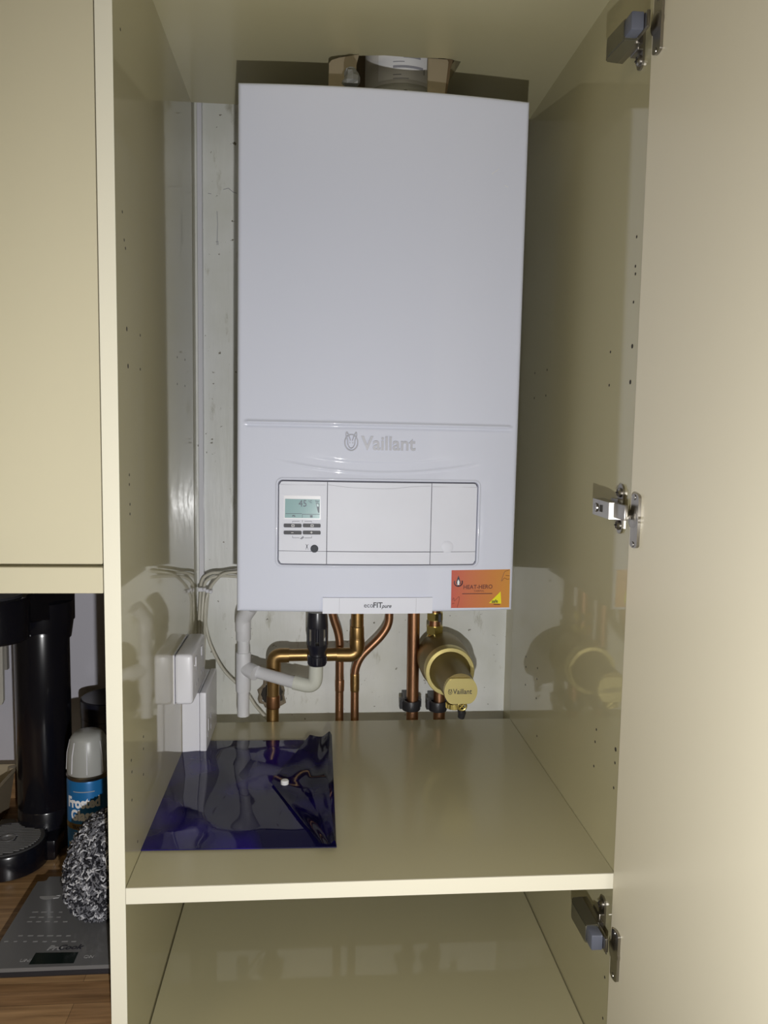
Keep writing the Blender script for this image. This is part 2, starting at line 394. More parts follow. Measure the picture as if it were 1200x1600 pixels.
def coords(lo, hi, feats, base=.006):
    s = set(); n = int((hi-lo)/base)
    for k in range(n+1): s.add(round(lo+(hi-lo)*k/n, 5))
    for c, rad, st in feats:
        k = -rad
        while k <= rad: s.add(round(min(hi, max(lo, c+k)), 5)); k += st
    return sorted(s)
R_ = .005
us = coords(R_, BW-R_, [(rx0+.001, .007, .0005), (rx1-.001, .007, .0005), (rxa, .005, .001), (rxb, .005, .001)], .004)
ws = coords(R_, BH-R_, [(rz0+.001, .007, .0005), (rz1-.001, .007, .0005), (ridge, .012, .0006), (s2c, .02, .001)], .006)
bm = new_bm(); grid = []
def pt(u, w_, i, j): return (u, hfun(u, w_), w_)
# extended profile in u and w with rounded rims
def ext(arr, hi):
    out = [(0.0, .36), (0.0, R_)] + [(R_-R_*math.cos(a), R_-R_*math.sin(a)) for a in (PI/8, PI/4, 3*PI/8)]
    L = [(p, q) for p, q in out] + [(a, 0.0) for a in arr]
    tail = [(hi-R_+R_*math.cos(a), R_-R_*math.sin(a)) for a in (3*PI/8, PI/4, PI/8)] + [(hi, R_), (hi, .36)]
    return L+tail
EU, EW = ext(us, BW), ext(ws, BH)
for (w_, vw) in EW:
    row = []
    for (u, vu) in EU:
        if vu == .36 or vw == .36: v = .34
        else: v = hfun(u, w_) + max(vu, vw)
        row.append(bm.verts.new((u, v, w_)))
    grid.append(row)
for j in range(len(grid)-1):
    for i in range(len(EU)-1):
        bm.faces.new((grid[j][i], grid[j][i+1], grid[j+1][i+1], grid[j+1][i]))
bm.faces.ensure_lookup_table()
obj('casing', bm, white_boiler, boil, smooth=True)
bm = new_bm(); box(bm, (.006, .03, .0015), (BW-.006, .335, .004)); obj('underside_plate', bm, under, boil)
bm = new_bm(); box(bm, (.02, .338, .0), (BW-.02, .366, BH-.02)); obj('hanging_frame', bm, under, boil)
# control panel plates set into the recess
lx1, lx2 = (blc(511, 755).x+blc(511, 880).x)/2, (blc(675, 758).x+blc(672, 880).x)/2
zl = (blc(440, 860).z+blc(740, 863).z)/2; ztop = blc(470, 759).z
def plate(name, u0, u1, w0, w1, m, bev=.0008, proud=.0009, th=.003, parent=boil, n=10, rnd=None):
    """plate following the bulge; rnd = set of rounded corner names"""
    b = new_bm(); F = []; Bk = []
    for k in range(n+1):
        u = u0+(u1-u0)*k/n; v = bulge(u)-proud+.002
        ins_ = 0
        z0_, z1_ = w0, w1
        if rnd and 'L' in rnd: e = max(0, .005-(u-u0)); ins_ = .005-math.sqrt(max(0, .005**2-e*e)); z0_ += ins_ if 'b' in rnd else 0; z1_ -= ins_ if 't' in rnd else 0
        if rnd and 'R' in rnd: e = max(0, .005-(u1-u)); ins_ = .005-math.sqrt(max(0, .005**2-e*e)); z0_ += ins_ if 'b' in rnd else 0; z1_ -= ins_ if 't' in rnd else 0
        F.append([b.verts.new((u, v, z0_)), b.verts.new((u, v, z1_)), b.verts.new((u, v+th, z0_)), b.verts.new((u, v+th, z1_))])
    for a, c in zip(F, F[1:]):
        b.faces.new((a[0], c[0], c[1], a[1])); b.faces.new((a[2], a[3], c[3], c[2])); b.faces.new((a[0], a[2], c[2], c[0])); b.faces.new((a[1], c[1], c[3], a[3]))
    for a in (F[0], F[-1]): b.faces.new((a[0], a[1], a[3], a[2]))
    return obj(name, b, m, parent)
g = .0005
bm = new_bm(); box(bm, (rx0+.001, .0, rz0+.001), (rx1-.001, .002, rz1-.001)); bm.free()
cb = plate('panel_backing', rx0+.0005, rx1-.0005, rz0+.0005, rz1-.0005, seam, proud=-.0012, th=.001, n=30)
cp = plate('control_panel', rx0+.0012, lx1-g, zl+g*.6, rz1-.0018, white_panel, n=24, rnd='Lt')
plate('panel_lower_strip', rx0+.0012, lx1-g, rz0+.0010, zl-g*.6, white_panel, n=24, rnd='Lb', parent=cp)
fl = plate('access_flap', lx1+g, lx2-g, zl+g, rz1-.0018, white_panel, n=16)
plate('flap_lower_strip', lx1+g, lx2-g, rz0+.0010, zl-g, white_panel, n=16, parent=fl)
ep = plate('end_panel', lx2+g, rx1-.0012, zl+g*.6, rz1-.0018, white_panel, n=24, rnd='Rt')
plate('end_lower_strip', lx2+g, rx1-.0012, rz0+.0010, zl-g*.6, white_panel, n=24, rnd='Rb', parent=ep)
# shallow crease lines near the top of the three panels
def curve_line(name, pts, m, parent, r=.00025, proud=.001):
    b = new_bm(); P_ = []
    for (px, py) in pts: q = blc(px, py); P_.append(Vector((q.x, q.y+.002-proud, q.z)))
    tube(b, smooth_path(P_, 4) if len(P_) > 2 else P_, r, 6); return obj(name, b, m, parent)
crease = mat('crease_grey', (.42, .42, .48), .5)
curve_line('crease', [(513, 757.5), (550, 762), (605, 764), (640, 761), (673, 759.5)], crease, fl)
curve_line('crease', [(438, 757), (509, 758)], crease, cp)
curve_line('crease', [(676, 760.5), (746, 761.5)], crease, ep)
# display
def quad(name, pxs, m, parent, proud=.0014, th=.001):
    b = new_bm(); P_ = []
    for (px, py) in pxs: q = blc(px, py); P_.append((q.x, q.y+.002-proud, q.z))
    prism(b, P_, (0, th, 0)); return obj(name, b, m, parent)
quad('display_surround', [(443.5, 774), (501, 775), (501, 812), (443.5, 811)], white_plastic, cp, .0014)
lcd = mat('lcd_blue_green', (.30, .47, .50), .15, coat=.6, coat_rough=.04)
scr = quad('display_screen', [(445.5, 779.5), (500, 780.5), (499.5, 810), (445, 809)], lcd, cp, .0018)
def rect(x0, y0, x1, y1): return [(x0, y0), (x1, y0), (x1, y1), (x0, y1)]
dk = mat('lcd_dark_segments', (.03, .05, .08), .4)
quad('display_rule', rect(446, 802.3, 471.5, 803), dk, cp, .0020)
quad('display_rule', rect(473, 803.3, 499.5, 804), dk, cp, .0020)
quad('display_rule', rect(472, 803, 472.6, 809), dk, cp, .0020)
def ptext(s, px, py, pxh, m, parent=cp, bold=0, xs=1, shear=0, proud=.0022, name='lettering', depth=.0001, align='LEFT'):
    q = blc(px, py); return conform(text(name, s, pxh*1.4*1.085/FPX, m, parent, (q.x, q.y+.002-proud, q.z), bold=bold, xs=xs, shear=shear, depth=depth, align=align))
ptext('45', 466.5, 791.5, 10.5, dk, xs=.9); ptext('°C', 481.5, 786, 4, dk)
ptext('bar', 493, 785, 4, dk, xs=.8)
quad('pressure_gauge', [(493.5, 786), (499, 787), (499, 801), (497, 801)], dk, cp, .0020)
quad('gauge_window', [(494.5, 787.2), (498, 787.8), (498, 791.5), (495.5, 791.5)], lcd, cp, .0021)
quad('tap_symbol', [(456, 806), (459, 804.5), (461.5, 806.2), (460.8, 807.8), (459, 806.5), (457, 807)], dk, cp, .0020)
quad('heating_symbol', rect(484.5, 805, 488.5, 808.6), dk, cp, .0020)
for (x0, x1) in ((443.3, 471.3), (473.2, 501)):
    for (y0, y1) in ((818.3, 824.3), (829.3, 835.3)):
        b = quad('button', [(x0+1, y0), (x1-1, y0+.3), (x1, y0+1.5), (x1, y1-1), (x1-1, y1), (x0+1, y1-.3), (x0, y1-1.5), (x0, y0+1.2)], ink, cp, .0022)
ptext('–', 455, 834, 5, white_ink, bold=.0001, proud=.0025); ptext('+', 484.5, 834.3, 5, white_ink, bold=.0001, proud=.0025)
for x0 in (455.5, 485.5):
    quad('button_symbol', rect(x0, 819.5, x0+4.5, 823), white_ink, cp, .0024); quad('button_symbol', rect(x0+.8, 820.3, x0+3.7, 822.2), ink, cp, .0026)
for a in (((457, 816.3), (457, 814.6), (468, 814.6)), ((476, 814.8), (487, 814.8), (487, 816.5)), ((457, 837.5), (457, 840.3), (468, 840.5)), ((476, 840.7), (487, 840.6), (487, 837.7))):
    for p0, p1 in zip(a, a[1:]):
        curve_line('bracket_line', [p0, p1], ink, cp, .0002, .0011)
curve_line('bracket_line', [(469.5, 842), (474, 838.5)], ink, cp, .0004, .0011); curve_line('bracket_line', [(471, 842.7), (475, 839.7)], ink, cp, .0003, .0011)
curve_line('bracket_line', [(472.3, 812.8), (472.3, 815.8)], ink, cp, .0002, .0011)
for a in ([(477.3, 850.5), (479.3, 853), (477.8, 859)], [(482, 850.8), (479.8, 853.3), (481.6, 859.2)], [(479.6, 851.5), (479.6, 856)]):
    curve_line('reset_symbol', a, ink, cp, .00022, .0011)
def disc(name, px, py, r, m, parent, h=.002, proud=.001, dome=.4):
    q = blc(px, py); b = new_bm(); rings(b, [(-.001, r), (h*.6, r), (h, r*(1-dome*.25)), (h+.0003, r*.4)], (0, -1, 0), (q.x, q.y+.002-proud, q.z), 28); return obj(name, b, m, parent, smooth=True)
disc('round_button', 491.3, 857.5, .0053, mat('round_button_dark', (.03, .035, .05), .6), cp)
disc('round_latch', 699, 855, .0085, white_panel, ep, h=.0006, dome=.2)
# lower pull tab
tb = plate('pull_tab', blc(504, 945).x, blc(675, 945).x, -.0008, (blc(504, 932).z+blc(675, 934).z)/2, white_panel, proud=.0055, th=.006, n=16)
for px in (530, 649.5):
    q = blc(px, 945); b = new_bm(); box(b, (q.x-.0002, q.y-.0038, .0002), (q.x+.0002, q.y-.003, blc(px, 934).z)); obj('tab_seam', b, crease, tb)
q = blc(567, 948.6); vv = q.y+.002-.0059
def ttext(s, px, py, h, **k):
    q = blc(px, py); return conform(text('lettering', s, h, ink, tb, (q.x, q.y+.002-.0059, q.z), depth=.0001, **k))
ttext('eco', 568, 948.3, .0096, xs=.95); ttext('FIT', 582.3, 948.5, .0106, bold=.0002, xs=.95); ttext('pure', 596.0, 948.8, .0076, bold=.00012, shear=.35, xs=.92)
# raised logo
emb = logo_m
q = blc(565, 702.5); conform(text('raised_logo', 'Vaillant', .0262, emb, boil, (q.x, q.y+.0003, q.z), (PI/2, 0, 0), .0016, bold=.0006, xs=.955))
b = new_bm(); q = blc(549, 691.5); cx, cz, vy = q.x, q.z, q.y-.0006
tube(b, [(cx+.0088*math.cos(a), vy, cz+.0108*math.sin(a)) for a in [2*PI*k/32 for k in range(33)]], .0009, 8, False)
for s_ in (-1, 1):
    tube(b, smooth_path([(cx+s_*.0012, vy-.0004, cz+.0025), (cx+s_*.0036, vy-.0006, cz+.009), (cx+s_*.0064, vy-.0006, cz+.0142), (cx+s_*.0072, vy-.0004, cz+.009), (cx+s_*.0050, vy-.0004, cz+.0035), (cx+s_*.0048, vy-.0004, cz-.002), (cx+s_*.0022, vy-.0004, cz-.0068), (cx, vy-.0004, cz-.008)], 3), .00075, 6)
    rings(b, [(0, .0011), (.0008, .0009)], (0, -1, 0), (cx+s_*.0020, vy+.0003, cz-.0005), 8)
obj('raised_emblem', b, emb, boil, smooth=True)
# sticker
stk = thing('x', 'x', 'x'); bpy.data.objects.remove(stk)
def gradmat():
    m = mat('orange_gradient_sticker', (.7, .15, .05), .35, coat=.2, coat_rough=.2); nt = m.node_tree; b = nt.nodes['Principled BSDF']
    tc = nt.nodes.new('ShaderNodeTexCoord'); sp = nt.nodes.new('ShaderNodeSeparateXYZ'); r = nt.nodes.new('ShaderNodeValToRGB')
    mr = nt.nodes.new('ShaderNodeMapRange'); a = blc(705, 900).x; c = blc(797, 900).x
    mr.inputs[1].default_value = a; mr.inputs[2].default_value = c
    r.color_ramp.elements[0].color = (.50, .085, .06, 1); r.color_ramp.elements[1].color = (.60, .27, .05, 1)
    nt.links.new(tc.outputs['Object'], sp.inputs[0]); nt.links.new(sp.outputs[0], mr.inputs[0]); nt.links.new(mr.outputs[0], r.inputs[0]); nt.links.new(r.outputs[0], b.inputs['Base Color'])
    return m
b = new_bm(); sv = []
for k in range(13):
    t = k/12; a_, c_ = blc(705.5+(797-705.5)*t, 891-1.5*t), blc(704.5+(795.5-704.5)*t, 950-t)
    sv.append([b.verts.new((a_.x, a_.y-.0004, a_.z)), b.verts.new((c_.x, c_.y-.0004, c_.z)), b.verts.new((a_.x, a_.y+.0002, a_.z)), b.verts.new((c_.x, c_.y+.0002, c_.z))])
for a_, c_ in zip(sv, sv[1:]):
    b.faces.new((a_[0], c_[0], c_[1], a_[1])); b.faces.new((a_[2], a_[3], c_[3], c_[2])); b.faces.new((a_[0], a_[2], c_[2], c_[0])); b.faces.new((a_[1], c_[1], c_[3], a_[3]))
st = obj('sticker', b, gradmat(), boil); st['label'] = 'orange rectangular sticker'
brown = mat('brown_print', (.13, .035, .03), .5); navy = mat('navy_print', (.03, .03, .05), .5); yel = mat('yellow_print', (.80, .75, .02), .4)
def sq(px, py, pr=.0027): q = blc(px, py); return (q.x, q.y+.002-pr, q.z)
def stx(s, px, py, h, m, **k): return conform(text('lettering', s, h, m, st, sq(px, py), depth=.00005, **k))
stx('HEAT-HERO', 723.5, 920.3, .0083, brown, bold=.00012, xs=.955); stx('THERMAL', 740, 924.6, .0034, brown, xs=1.05)
quad('sticker_rule', [(722, 927), (769, 926.6), (769, 927.8), (722, 928.3)], brown, st, .0027, .0002)
quad('yellow_triangle', [(764, 942), (782, 924), (783, 943)], yel, st, .0027, .0002)
conform(text('lettering', 'safe', .0066, ink, st, sq(768, 941.6, .0030), depth=.00005, bold=.00015, xs=.9))
quad('sticker_rule', [(771, 943.5), (781, 943.6), (781, 944.8), (771, 944.7)], brown, st, .0029, .0002)
b = new_bm(); c0 = Vector(sq(716, 910))
tube(b, [c0+Vector((.0058*math.cos(a), 0, .0055*math.sin(a))) for a in [PI*(.85+1.3*k/20) for k in range(21)]], .0008, 6)
prism(b, [c0+Vector(p) for p in ((-.0035, 0, -.001), (-.002, 0, .0045), (0, 0, .010), (.002, 0, .0045), (.0035, 0, -.001), (0, 0, -.0055))], (0, .0003, 0)); obj('flame_emblem', b, navy, st)
b = new_bm(); prism(b, [c0+Vector(p) for p in ((-.0013, -.0003, -.0035), (-.0016, -.0003, .001), (0, -.0003, .0045), (.0016, -.0003, .001), (.0013, -.0003, -.0035))], (0, .0002, 0)); obj('flame_core', b, white_ink, st)
for pts in ([(783, 908), (786, 899), (789, 893), (795.5, 890.5)], [(784, 908), (788, 903), (792, 905), (796, 904.5)], [(790, 899), (796, 899.5)], [(706, 938), (709, 934), (710, 939), (717, 932), (717, 939), (714, 949)], [(706, 943.5), (710, 942.5)]):
    P_ = [Vector(sq(*p, .0024)) for p in pts]; b = new_bm(); tube(b, smooth_path(P_, 4) if len(P_) > 2 else P_, .0003, 6); obj('flame_scribble', b, brown, st)
# small scratch marks on cover
for a, c in (((789, 290), (794, 292.5)), ((768, 272), (780, 264))):
    b = new_bm(); tube(b, [blc(*a), blc(*c)], .00035, 5); obj('scratch', b, white_ink, boil)

# ------------------------------------------------------------------ flue
FX, FY = .333, .397
flue = thing('flue_pipe', 'pale grey flue pipe rising from the boiler through the ceiling cut-out', 'flue', (FX, FY, .966))
b = new_bm(); rings(b, [(0, .063), (.045, .063), (.050, .060), (.052, .055), (.07, .055)], origin=(0, 0, 0), seg=48); obj('flue_collar', b, mat('grey_collar_plastic', (.46, .46, .42), .45), flue, smooth=True)
b = new_bm(); rings(b, [(.055, .0555), (.36, .0555)], seg=48); obj('pipe', b, galv, flue, smooth=True)
def flue_pt(ang, z, r=.0558): return Vector((r*math.sin(ang), -r*math.cos(ang), z))
b = new_bm()
sv = [[b.verts.new(flue_pt(-.75+1.5*k/20, z)) for k in range(21)] for z in (.060, .132)]
for k in range(20): b.faces.new((sv[0][k], sv[0][k+1], sv[1][k+1], sv[1][k]))
lab = obj('label', b, mat('silver_label', (.78, .78, .80), .35, coat=.3), flue); lab['label'] = 'curved pale printed label'
for (z, a0, a1, hgt) in ((.112, -.05, .42, .0035), (.106, -.32, -.02, .0012), (.098, -.32, .5, .0035), (.088, -.32, -.1, .0012), (.083, -.32, .1, .0010), (.092, .52, .55, .008)):
    b = new_bm(); n = 8
    sv = [[b.verts.new(flue_pt(a0+(a1-a0)*k/n, zz, .0561)) for k in range(n+1)] for zz in (z-.022, z-.022+hgt)]
    for k in range(n): b.faces.new((sv[0][k], sv[0][k+1], sv[1][k+1], sv[1][k]))
    obj('label_print', b, grey_ink, flue)
b = new_bm(); rings(b, [(0, .0065), (.003, .006), (.0035, .003), (.0025, .002)], (0, -1, 0), (.0, -.062, .036), 18); obj('screw', b, under, flue, smooth=True)
# shaft of tan board above the cut-out
b = new_bm(); z0, z1 = ZC+.0185, 1.45
box(b, (hx0-.03, hy1+.001, z0), (hx1+.02, hy1+.02, z1)); box(b, (hx0-.05, .24, z0), (hx0-.03, hy1+.02, z1)); box(b, (hx1+.02, .24, z0), (hx1+.04, hy1+.02, z1))
struct('trim_3', b, tanboard)
def lean(px, py, off=0):
    Y = .29
    for _ in range(8):
        p = at(px, py, Y); Y = .262 + max(0, min(1, (p.z-.966)/.081))*.056 + off
    return Vector((p.x, Y, min(ZC-.0006, max(.9665, p.z))))
def offcut(label, pxs, edge=None):
    P_ = [lean(x, y) for x, y in pxs]; t = thing('board_offcut', label, 'board', P_[0]); b = new_bm()
    prism(b, P_, (0, .006, 0)); keep(obj('board', b, tanboard), t)
    if edge:
        b = new_bm(); prism(b, [lean(x, y, -.001) for x, y in edge], (0, .008, 0)); keep(obj('torn_edge', b, mat('brown_torn_paper', (.16, .11, .06), .9, bump=.6, bscale=200)), t)
offcut('tan board offcut standing left of the flue pipe on the boiler top', [(513, 140), (514, 99), (518, 94), (530, 90), (561, 84), (557, 100), (556, 142)])
offcut('tan board offcut with torn brown edge right of the flue pipe', [(668, 148), (669, 84), (690, 86), (700, 89), (705, 92), (701, 105), (699, 122), (695, 150)], [(695, 151), (698, 122), (700, 106), (701, 96), (699, 90), (705, 88), (708, 94), (704, 108), (702, 123), (697, 151)])
b = new_bm(); rg = random.Random(3)
p0 = at(549, 121, .2525)
for k in range(5):
    pass
ringsP = []
for k, (dz, r) in enumerate(((-.011, .010), (-.007, .0115), (.0, .0095), (.006, .0085), (.010, .0075), (.012, .004))):
    ringsP.append([b.verts.new(p0+Vector(((r+rg.uniform(-.003, .003))*math.cos(2*PI*j/9), (r+rg.uniform(-.003, .003))*math.sin(2*PI*j/9), dz))) for j in range(9)])
for A_, B_ in zip(ringsP, ringsP[1:]):
    for j in range(9): b.faces.new((A_[j], A_[(j+1) % 9], B_[(j+1) % 9], B_[j]))
b.faces.new(ringsP[0]); b.faces.new(ringsP[-1])
tag(obj('foil_scrap', b, rag), 'crumpled dark grey scrap wedged left of the flue pipe', 'scrap')

# ------------------------------------------------------------------ pipes under the boiler
YP = .548; YT = .559; YE = .531; ZB = BO.z+.003
def pix(pts, Y): return [at(x, y, Y) if not isinstance(Y, list) else None for x, y in pts]
def path3(pts): return [at(x, y, Y) for x, y, Y in pts]
def up_to(p, z): return Vector((p.x, p.y, z))
# the wall-side pipes run below the shelf level
def pipe(name, label, pts, r, m, fil=.02, sleeves=(), group=None, n=8, cat='pipe'):
    P_ = path3(pts); top = Vector((P_[0].x, P_[0].y, ZB)) if P_[0].z > .2 else P_[0]
    P_ = [top]+P_[1:] if P_[0].z > .2 else P_
    path = fillet_path(P_, fil, n)
    t = thing(name, label, cat, P_[-1]); b = new_bm(); tube(b, path, r, 20); keep(obj('pipe', b, m, smooth=True), t)
    for (a, c, Y, k, mm) in sleeves:
        b = new_bm(); A_, B_ = at(*a, Y), at(*c, Y); tube(b, [A_, A_.lerp(B_, .04), A_.lerp(B_, .1), A_.lerp(B_, .9), A_.lerp(B_, .96), B_], [r*1.03, r*k, r*(k+.02), r*(k+.02), r*k, r*1.03], 20)
        keep(obj('coupling', b, mm, smooth=True), t)
    return t
Zlow = 1162
pipe('copper_pipe', 'thin copper pipe with a slight bend just right of the black tundish', [(512, 940, .55), (519, 962, .556), (531, 994, YT), (530, 1160, YT)], .0075, copper, .035,
     [((531, 1062), (530.5, 1080), YT, 1.1, copper)])
pipe('copper_pipe', 'thin copper pipe with a long S bend crossing below the brass elbow', [(609, 930, YT), (608, 975, YT), (596, 994, YT), (563, 1026, YT), (554.5, 1046, YT), (554, 1160, YT)], .0075, copper, .02,
     [((554.5, 1052), (554.3, 1080), YT, 1.1, copper_ol)])
t = pipe('copper_pipe', 'thick copper pipe that turns left and down with two elbows', [(559, 930, YE), (558, 1022, YE), (428, 1024, YE-.002), (426, 1120, YE), (426, 1160, YE)], .0110, copper_ol, .020,
     [((558, 978), (558, 998), YE, 1.12, copper_ol), ((558, 998), (558, 1016), YE, 1.2, copper_ol), ((505, 1023), (545, 1022), YE, 1.06, copper_ol), ((427, 1086), (427, 1106), YE, 1.1, copper_dk)])
b = new_bm(); tube(b, fillet_path([at(558, 996, YE), at(558, 1023, YE), at(526, 1023, YE-.001)], .026, 10), .0130, 20); keep(obj('elbow', b, copper_ol, smooth=True), t)
b = new_bm(); tube(b, fillet_path([at(452, 1024, YE-.002), at(428, 1024, YE-.002), at(427.5, 1050, YE-.002)], .022, 10), .0130, 20); keep(obj('elbow', b, copper_ol, smooth=True), t)
pipe('copper_pipe', 'thick straight vertical copper pipe left of the brass filter', [(647, 930, YP), (643.5, 1160, YP)], .0110, copper, .01)
t = pipe('copper_pipe', 'short thick copper pipe coming down from the brass filter', [(687, 1050, YP), (685.5, 1160, YP)], .0110, copper, .01)
# pipe clips
for (px, py, lb) in ((642.5, 1101, 'black plastic pipe clip around the straight copper pipe'), (684, 1102, 'black plastic pipe clip on copper pipe under the brass filter')):
    c = at(px, py, YP); cl = thing('pipe_clip', lb, 'pipe clip', c, group=None)
    b = new_bm(); rings(b, [(-.009, .0125), (-.009, .0162), (-.007, .0170), (.007, .0170), (.009, .0162), (.009, .0125)], seg=28, caps=False)
    obj('band', b, black_clip, cl, smooth=True)
    b = new_bm(); box(b, (-.0215, -.004, -.007), (-.014, .012, .011), .001); box(b, (.012, -.003, -.004), (.0185, .012, .012), .001); box(b, (-.012, .012, -.008), (.012, YW-YP, .010), .001); obj('bracket', b, black_clip, cl)
# waste hole in wall around the elbow pipe
b = new_bm(); rg = random.Random(5); c = at(426, 1085, YW-.002)
prism(b, [(c.x+(.021+rg.uniform(-.004, .004))*math.cos(a), c.y, c.z+(.026+rg.uniform(-.004, .004))*math.sin(a)) for a in [2*PI*k/22 for k in range(22)]], (0, .0019, 0))
ho = tag(obj('wall_hole', b, dark), 'ragged dark hole in the white wall behind the thick elbowed pipe', 'hole')
b = new_bm(); N = 26; ri = []; ro = []; rc = []
for k in range(N):
    a = 2*PI*k/N; r1 = .019+rg.uniform(-.003, .003); r2 = r1+.006+rg.uniform(-.002, .004)
    ri.append(b.verts.new((c.x+r1*math.cos(a), c.y-.001, c.z+r1*1.25*math.sin(a)))); rc.append(b.verts.new((c.x+(r1+r2)/2*math.cos(a), c.y-.004-rg.uniform(0, .003), c.z+(r1+r2)/2*1.25*math.sin(a)))); ro.append(b.verts.new((c.x+r2*math.cos(a), c.y+.001, c.z+r2*1.25*math.sin(a))))
for k in range(N):
    j = (k+1) % N; b.faces.new((ri[k], ri[j], rc[j], rc[k])); b.faces.new((rc[k], rc[j], ro[j], ro[k]))
obj('broken_plaster', b, mat('broken_plaster', (.30, .25, .18), .9, bump=.8, bscale=150, var=.5, vscale=120), ho)

# white condensate waste pipe
YWP = .520
wp = thing('waste_pipe', 'white plastic waste pipe with tee joint at the lower left of the boiler', 'pipe', at(380, 1118, YWP))
def W_(o): return keep(o, wp)
b = new_bm(); tube(b, [at(380.5, 985, YWP), at(380, 1118, YWP)], .0107, 24); W_(obj('pipe', b, grey_white, smooth=True))
def sleeve(a, c, Y0, Y1, r, name='socket', m=grey_white):
    b = new_bm(); A_, B_ = at(*a, Y0), at(*c, Y1); tube(b, [A_, A_.lerp(B_, .03), A_.lerp(B_, .97), B_], [r*.96, r, r, r*.96], 28); return W_(obj(name, b, m, smooth=True))
sleeve((380.5, 968), (380.3, 1000), YWP, YWP, .0131); sleeve((380.2, 1019), (380, 1080), YWP, YWP, .0131, 'tee')
b = new_bm(); tube(b, fillet_path([at(379.5, 985, YWP), at(379.5, 966, YWP), at(392, 948, YWP-.012)], .010, 6), .0133, 24); W_(obj('bent_elbow', b, grey_white, smooth=True))
b = new_bm(); tube(b, [at(381, 1043, YWP), at(400, 1052, YWP-.018)], [.0125, .0133], 24); W_(obj('tee_branch', b, grey_white, smooth=True))
b = new_bm(); tube(b, [at(384, 1045, YWP), at(462, 1067, YWP-.040)], .0105, 24); W_(obj('branch_pipe', b, grey_white, smooth=True))
b = new_bm(); tube(b, fillet_path([at(459, 1066, YWP-.038), at(493, 1074, YWP-.045), at(494, 1036, YWP-.045)], .026, 12), .0122, 24); W_(obj('long_elbow', b, mat('ivory_waste_elbow', (.68, .69, .62), .35), smooth=True))
# tundish
ct = at(495.5, 1037, YWP-.045)
td = thing('tundish', 'black slotted tundish above the pale waste elbow', 'tundish', ct)
sc = 1.352/FPX
b = new_bm(); rings(b, [(-2*sc, 13.5*sc), (0, 14.5*sc), (13*sc, 14.5*sc), (14*sc, 13*sc), (19*sc, 12.5*sc), (27*sc, 16*sc), (33*sc, 16.8*sc)], seg=32); obj('funnel', b, black_pl, td, smooth=True)
for k in range(8):
    a = 2*PI*k/8+PI/8
    b = new_bm(); box(b, (-.0037, -.0012, 32*sc), (.0037, .0012, 60*sc), .0005); b.transform(Matrix.Rotation(a, 4, 'Z') @ Matrix.Translation((0, 16*sc, 0))); obj('rib', b, black_pl, td)
b = new_bm(); rings(b, [(58*sc, 16.5*sc), (61*sc, 17*sc), (76*sc, 16*sc), (84*sc, 15*sc)], seg=32); obj('cap', b, black_pl, td, smooth=True)
b = new_bm(); rings(b, [(36*sc, 6*sc), (75*sc, 6.5*sc)], seg=16); obj('inlet', b, black_pl, td, smooth=True)
for k in range(16):
    a = 2*PI*k/16; b = new_bm(); box(b, (-.0012, -.0006, 1*sc), (.0012, .0006, 12*sc)); b.transform(Matrix.Rotation(a, 4, 'Z') @ Matrix.Translation((0, 14.8*sc, 0))); obj('grip_rib', b, black_pl, td)

# magnetic filter
FZ = .095; fc = Vector((.4395, YP, FZ+.014)); PXO = .4265-.4395
mf = thing('magnetic_filter', 'brass coloured magnetic filter with round cap pointing towards the viewer', 'filter', fc)
AX = (0, -1, 0)
b = new_bm(); rings(b, [(-.012, .030), (-.008, .041), (.0, .0455), (.05, .0455), (.062, .043), (.080, .041)], AX, seg=48); obj('body', b, brass_dk, mf, smooth=True)
b = new_bm(); rings(b, [(.078, .0405), (.080, .0425), (.098, .0425), (.1005, .0415), (.1005, .0355), (.097, .034), (.096, .020)], AX, seg=48); obj('locking_ring', b, brass_sat, mf, smooth=True)
b = new_bm(); rings(b, [(.094, .0350), (.104, .0340), (.114, .0290), (.196, .0264)], AX, seg=48); obj('barrel', b, brass_dk, mf, smooth=True)
# cap with flats
b = new_bm(); prof = []
for k in range(40):
    a = 2*PI*k/40; x, z = .0265*math.cos(a), .0265*math.sin(a); z = max(-.0205, min(.0205, z)); prof.append((x, -.190, z))
prism(b, prof, (0, -.014, 0)); bmesh.ops.bevel(b, geom=[e for e in b.edges if abs(e.verts[0].co.y+.204) < .0001 and abs(e.verts[1].co.y+.204) < .0001], offset=.0012, segments=2, affect='EDGES')
capo = obj('cap', b, brass_sat, mf)
text('lettering', 'Vaillant', .0118, ink, capo, (-.0125, -.2043, -.0042), depth=.0001, bold=.00012, xs=.86)
b = new_bm(); cx, cz = -.0172, -.0010
tube(b, [(cx+.0030*math.cos(a), -.2043, cz+.0038*math.sin(a)) for a in [2*PI*k/20 for k in range(21)]], .0004, 6, False)
for s_ in (-1, 1): tube(b, [(cx, -.2043, cz-.002), (cx+s_*.0014, -.2043, cz+.001), (cx+s_*.0020, -.2043, cz+.0048)], .0004, 6)
obj('emblem', b, ink, capo)
